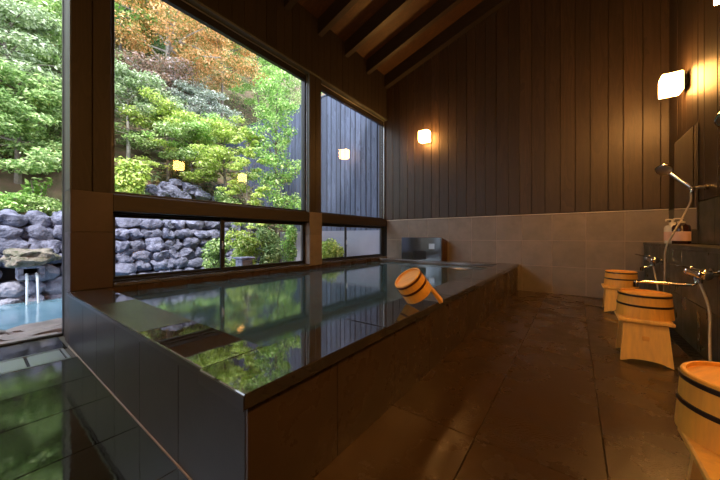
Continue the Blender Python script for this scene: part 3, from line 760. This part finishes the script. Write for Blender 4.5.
# handled bucket leaning on the rim
hb = thing('handled_wooden_bucket', 'orange wooden handled bucket with copper hoops tilted on the granite rim of the bath', 'bucket')
R0, H0 = .120, .175
fw, rt = Vector((_F[0], _F[1], 0)), Vector((_R[0], _R[1], 0))
vd = (fw + rt * .17 - Vector((0, 0, .16))).normalized()            # way one looks at it from the room
er = (rt - vd * rt.dot(vd)).normalized(); eu = er.cross(vd)
ax = (er * -.50 + eu * .72 - vd * .46).normalized()                # axis towards the bottom board
dn = Vector((0, 0, -1)); dn = (dn - ax * dn.dot(ax)).normalized(); xa = (er * .82 + eu * .57); xa = (xa - ax * xa.dot(ax)).normalized(); xa = (xa * .88 + dn * .46).normalized(); ya = ax.cross(xa)
cz = ZD + .004 + R0 * math.sqrt(1 - ax.z ** 2)
mouth = Vector((-1.008, 2.145, cz))
mw = Matrix(((xa.x, ya.x, ax.x, mouth.x), (xa.y, ya.y, ax.y, mouth.y), (xa.z, ya.z, ax.z, mouth.z), (0, 0, 0, 1)))
hb.matrix_world = mw
bucket_parts(hb, R0, H0, M['copper'], .05)
root = mouth + xa * (R0 + .006); HL = (root.z - .014 * abs(xa.z) - .028 * abs(ya.z) - ZD - .002) / ax.z     # handle runs on until it meets the rim slab
HL = min(HL, .2)
hm = B(); hexa(hm, [(R0 - .020, -.026, -HL), (R0 - .020, .026, -HL), (R0 + .014, .026, -HL), (R0 + .014, -.026, -HL),
                    (R0 - .016, -.026, .018), (R0 - .016, .026, .018), (R0 - .003, .026, .018), (R0 - .003, -.026, .018)])
bmesh.ops.recalc_face_normals(hm, faces=hm.faces); bmesh.ops.bevel(hm, geom=list(hm.edges), offset=.004, segments=1, affect='EDGES')
obj('handle', hm, M['stool'], hb)

# ================================================================== SCONCES
def sconce(label, loc, rz):
    t = thing('wall_sconce', label, 'lamp', loc, rz, 'lit glass cube sconces')
    # local: wall plane y=0, lamp sticks out to -y
    bm = B(); box(bm, -.06, .06, -.02, -.001, -.06, .06, .003); obj('wall_plate', bm, M['alu'], t)
    bm = B(); box(bm, -.04, .04, -.04, -.019, -.04, .04); obj('bracket', bm, M['alu'], t)
    bm = B(); box(bm, -.108, .108, -.050, -.0415, -.116, .116, .002); obj('light_shield', bm, M['alu'], t)  # unseen plate added to keep the lamp's light off the wall behind
    bm = B(); box(bm, -.112, .112, -.245, -.051, -.12, .12, .006); obj('glass_shade', bm, M['shade'], t)
    return t
sconce('glowing glass cube lamp on the back wall planks', (-2.83, YB, 3.40), 0)
sconce('glowing glass cube lamp high on the right wall above the mirror', (XR, 5.56, 3.07), -math.pi / 2)
sconce('glowing glass cube lamp cut off at the top right corner', (XR, 3.58, 3.09), -math.pi / 2)
sconce('glowing glass cube lamp on the near wall behind the viewer, right one', (.55, YN, 2.75), math.pi)
sconce('glowing glass cube lamp on the near wall behind the viewer, left one', (-.75, YN, 2.75), math.pi)
for yy in (1.66, -.32): sconce('glowing glass cube lamp on the near part of the right wall, outside the frame', (XR, yy, 3.055), -math.pi / 2)

# ================================================================== SHOWER FITTINGS
mr_ = thing('wall_mirror', 'tall frameless mirror on the right wall in the corner above the bottles', 'mirror', (XR, 5.62, 1.14))
bm = B(); box(bm, -.012, -.001, -.48, .48, 0, 1.27, .002); obj('mirror_glass', bm, M['mirror'], mr_)
bm = B(); box(bm, -.0125, -.0005, -.488, -.481, 0, 1.27); obj('mirror_edge', bm, M['alu'], mr_)

def faucet(label, y, rz=0, spout=.29):
    t = thing('shower_mixer', label, 'faucet', (XH, y, .76), 0, 'thermostatic shower mixers')
    for s in (-.075, .075):
        bm = B(); tube(bm, [(0, s, 0), (-.012, s, 0)], .03, 16); tube(bm, [(-.012, s, 0), (-.05, s, -.005), (-.075, s, 0)], .014, 12); obj('wall_union', bm, M['chrome'], t, True)
    bm = B(); tube(bm, [(-.085, -.10, 0), (-.085, -.095, 0), (-.085, .095, 0), (-.085, .10, 0)], [.024, .031, .031, .024], 18); obj('mixer_body', bm, M['chrome'], t, True)
    for s in (-1, 1):
        bm = B(); tube(bm, [(-.085, s * .101, 0), (-.085, s * .106, 0), (-.085, s * .150, 0), (-.085, s * .155, 0)], [.026, .034, .032, .024], 12); k = obj('control_knob', bm, M['chrome'], t, True)
        bm = B(); hexa(bm, [(-.10, s * .125 - .012, .018), (-.20, s * .125 - .009, .045), (-.20, s * .125 + .009, .045), (-.10, s * .125 + .012, .018),
                            (-.10, s * .125 - .012, .026), (-.20, s * .125 - .009, .052), (-.20, s * .125 + .009, .052), (-.10, s * .125 + .012, .026)]); obj('lever', bm, M['chrome'], k)
    bm = B(); tube(bm, [(-.085, 0, -.01), (-.085, 0, -.05)], .018, 14); P = smooth_path([(-.085, 0, -.045), (-.10, 0, -.075), (-.15, 0, -.082), (-.085 - spout + .02, 0, -.078), (-.085 - spout, 0, -.09), (-.085 - spout, 0, -.10)], 5)
    tube(bm, P, .0095, 10); obj('spout', bm, M['chrome'], t, True)
    bm = B(); tube(bm, [(-.085 - spout, 0, -.085), (-.085 - spout, 0, -.118)], .014, 12); obj('spout_tip', bm, M['chrome'], t, True)
    bm = B(); tube(bm, [(-.085, -.05, -.02), (-.085, -.05, -.06)], .013, 12); obj('hose_nut', bm, M['chrome'], t, True)
    t.scale = (1.25, 1.25, 1.25)
    return t
FY = (5.22, 3.50, 1.40)
faucet('chrome shower mixer furthest away, beside the hanging hose', FY[0], spout=.08)
faucet('chrome shower mixer with a long spout reaching over the middle bucket', FY[1])
faucet('chrome shower mixer nearest the camera, outside the right edge', FY[2])

def shower(label_h, label_s, yh, yf, n, hosept):
    hx = XR
    h = thing('shower_holder', label_h, 'shower holder', (hx, yh, 1.60), 0, 'shower holders')
    bm = B(); tube(bm, [(-.001, 0, 0), (-.02, 0, 0)], .032, 16); tube(bm, [(-.02, 0, 0), (-.10, 0, 0)], .022, 12); obj('arm', bm, M['chrome'], h, True)
    bm = B(); P = [(-.125 + .026 * math.cos(a), .026 * math.sin(a), 0) for a in [k * 5.2 / 12 + .5 for k in range(13)]]; tube(bm, P, .011, 8); obj('clip', bm, M['chrome'], h, True)
    s = thing('hand_shower', label_s, 'hand shower', (hx - .125, yh, 1.60), 0, 'hand showers')
    # handle rises towards the room; head tilted
    d = (Vector((-.15, .08, .20))).normalized()
    a = Vector((0, 0, -.06)) ; b = d * .25
    bm = B(); P = smooth_path([a, (0, 0, 0), b * .5, b], 5); tube(bm, P, [.015 + .006 * i / len(P) for i in range(len(P))], 12); obj('handle', bm, M['chrome'], s, True)
    c = b + Vector((-.05, .03, .06)); nrm = Vector((-.30, -.55, -.62)).normalized()
    q = nrm.to_track_quat('Z', 'Y').to_matrix().to_4x4(); q.translation = c
    bm = B(); lathe(bm, [(0, -.035), (.03, -.035), (.068, -.018), (.080, 0), (.080, .010), (.072, .014)], 24, q)
    obj('spray_head', bm, M['chrome'], s, True)
    bm = B(); lathe(bm, [(.072, .013), (.066, .016), (0, .016)], 24, q); obj('spray_plate', bm, M['steel'], s, True)
    bm = B(); P = smooth_path(hosept, 10); tube(bm, P, .0095, 10)
    tag(obj('shower_hose', bm, M['hose'], None, True), n, 'hose', 'shower hoses')
f = (XH - .106, FY[0] - .0625, .685)
shower('chrome wall clip holding the visible hand shower', 'chrome hand shower tilted up in its clip beside the mirror', 4.82, FY[0],
       'slack metal hose hanging from the visible hand shower over the ledge',
       [(XR - .125, 4.82, 1.54), (XR - .13, 4.83, 1.44), (.99, 4.86, 1.28), (.90, 4.80, 1.08), (.84, 4.80, .90), (.835, 4.80, .62), (.83, 4.83, .34), (.82, 4.90, .27), (.815, 4.96, .36), f])
f = (XH - .106, FY[1] - .0625, .685)
shower('chrome wall clip above the middle mixer, outside the right edge', 'chrome hand shower outside the right edge above the middle mixer', 2.95, FY[1],
       'metal hose dropping from the mixer with the long spout',
       [(XR - .125, 2.95, 1.54), (.98, 2.95, 1.2), (.86, 2.92, .95), (.83, 2.90, .6), (.80, 2.92, .25), (.77, 3.00, .12), (.765, 3.10, .16), (.79, 3.22, .32), (.808, 3.30, .5), f])

# bottles on the ledge
def pump_bottle(label, loc, R, Hh, body, labelm, rz):
    t = thing('pump_bottle', label, 'bottle', loc, rz, 'soap bottles on the ledge')
    bm = B(); lathe(bm, [(0, .001), (R * .94, .001), (R, .008), (R, Hh * .80), (R * .86, Hh * .90), (R * .40, Hh * .97), (R * .36, Hh)], 28); obj('bottle_body', bm, body, t, True)
    bm = B(); lathe(bm, [(R + .0012, Hh * .15), (R + .0014, Hh * .15), (R + .0014, Hh * .60), (R + .0012, Hh * .60)], 28); obj('bottle_label', bm, labelm, t, True)
    bm = B(); lathe(bm, [(R * .42, Hh), (R * .42, Hh + .022), (R * .15, Hh + .028), (R * .12, Hh + .055), (.0, Hh + .055)], 18); box(bm, -.07, .018, -.011, .011, Hh + .05, Hh + .064, .004); box(bm, -.07, -.058, -.006, .006, Hh + .035, Hh + .05, .002)
    obj('pump', bm, M['white'], t, True)
pump_bottle('dark amber pump bottle with a pale pink label on the shower ledge', (1.03, 5.12, .966), .080, .25, M['brownbottle'], M['labelpaper'], .2)
pump_bottle('white pump bottle behind the amber bottle on the shower ledge', (1.00, 5.36, .966), .075, .25, M['white'], M['labelpaper'], .3)

# ================================================================== FLOOR DRAIN (left)
dr = thing('floor_drain_grate', 'long stainless slotted drain grate in the wet floor beside the door', 'drain', (-3.70, -1.0, 0))
bm = B(); L0, L1 = -1.75, 1.53
box(bm, -.185, -.165, L0, L1, -.012, .004, .001); box(bm, .165, .185, L0, L1, -.012, .004, .001); box(bm, -.164, .164, L1 - .02, L1, -.012, .004, .001); obj('grate_frame', bm, M['steel'], dr)
bm = B(); box(bm, -.164, .164, L0, L1 - .021, -.0118, -.009); obj('channel', bm, M['slot'], dr)
y = L1 - .03; k = 0
bm = B()
while y > L0 + .25:
    w = .20; box(bm, -.150, .150, y - w, y, -.008, .002, .002); y -= w + .02
obj('cover_plates', bm, M['steel'], dr)
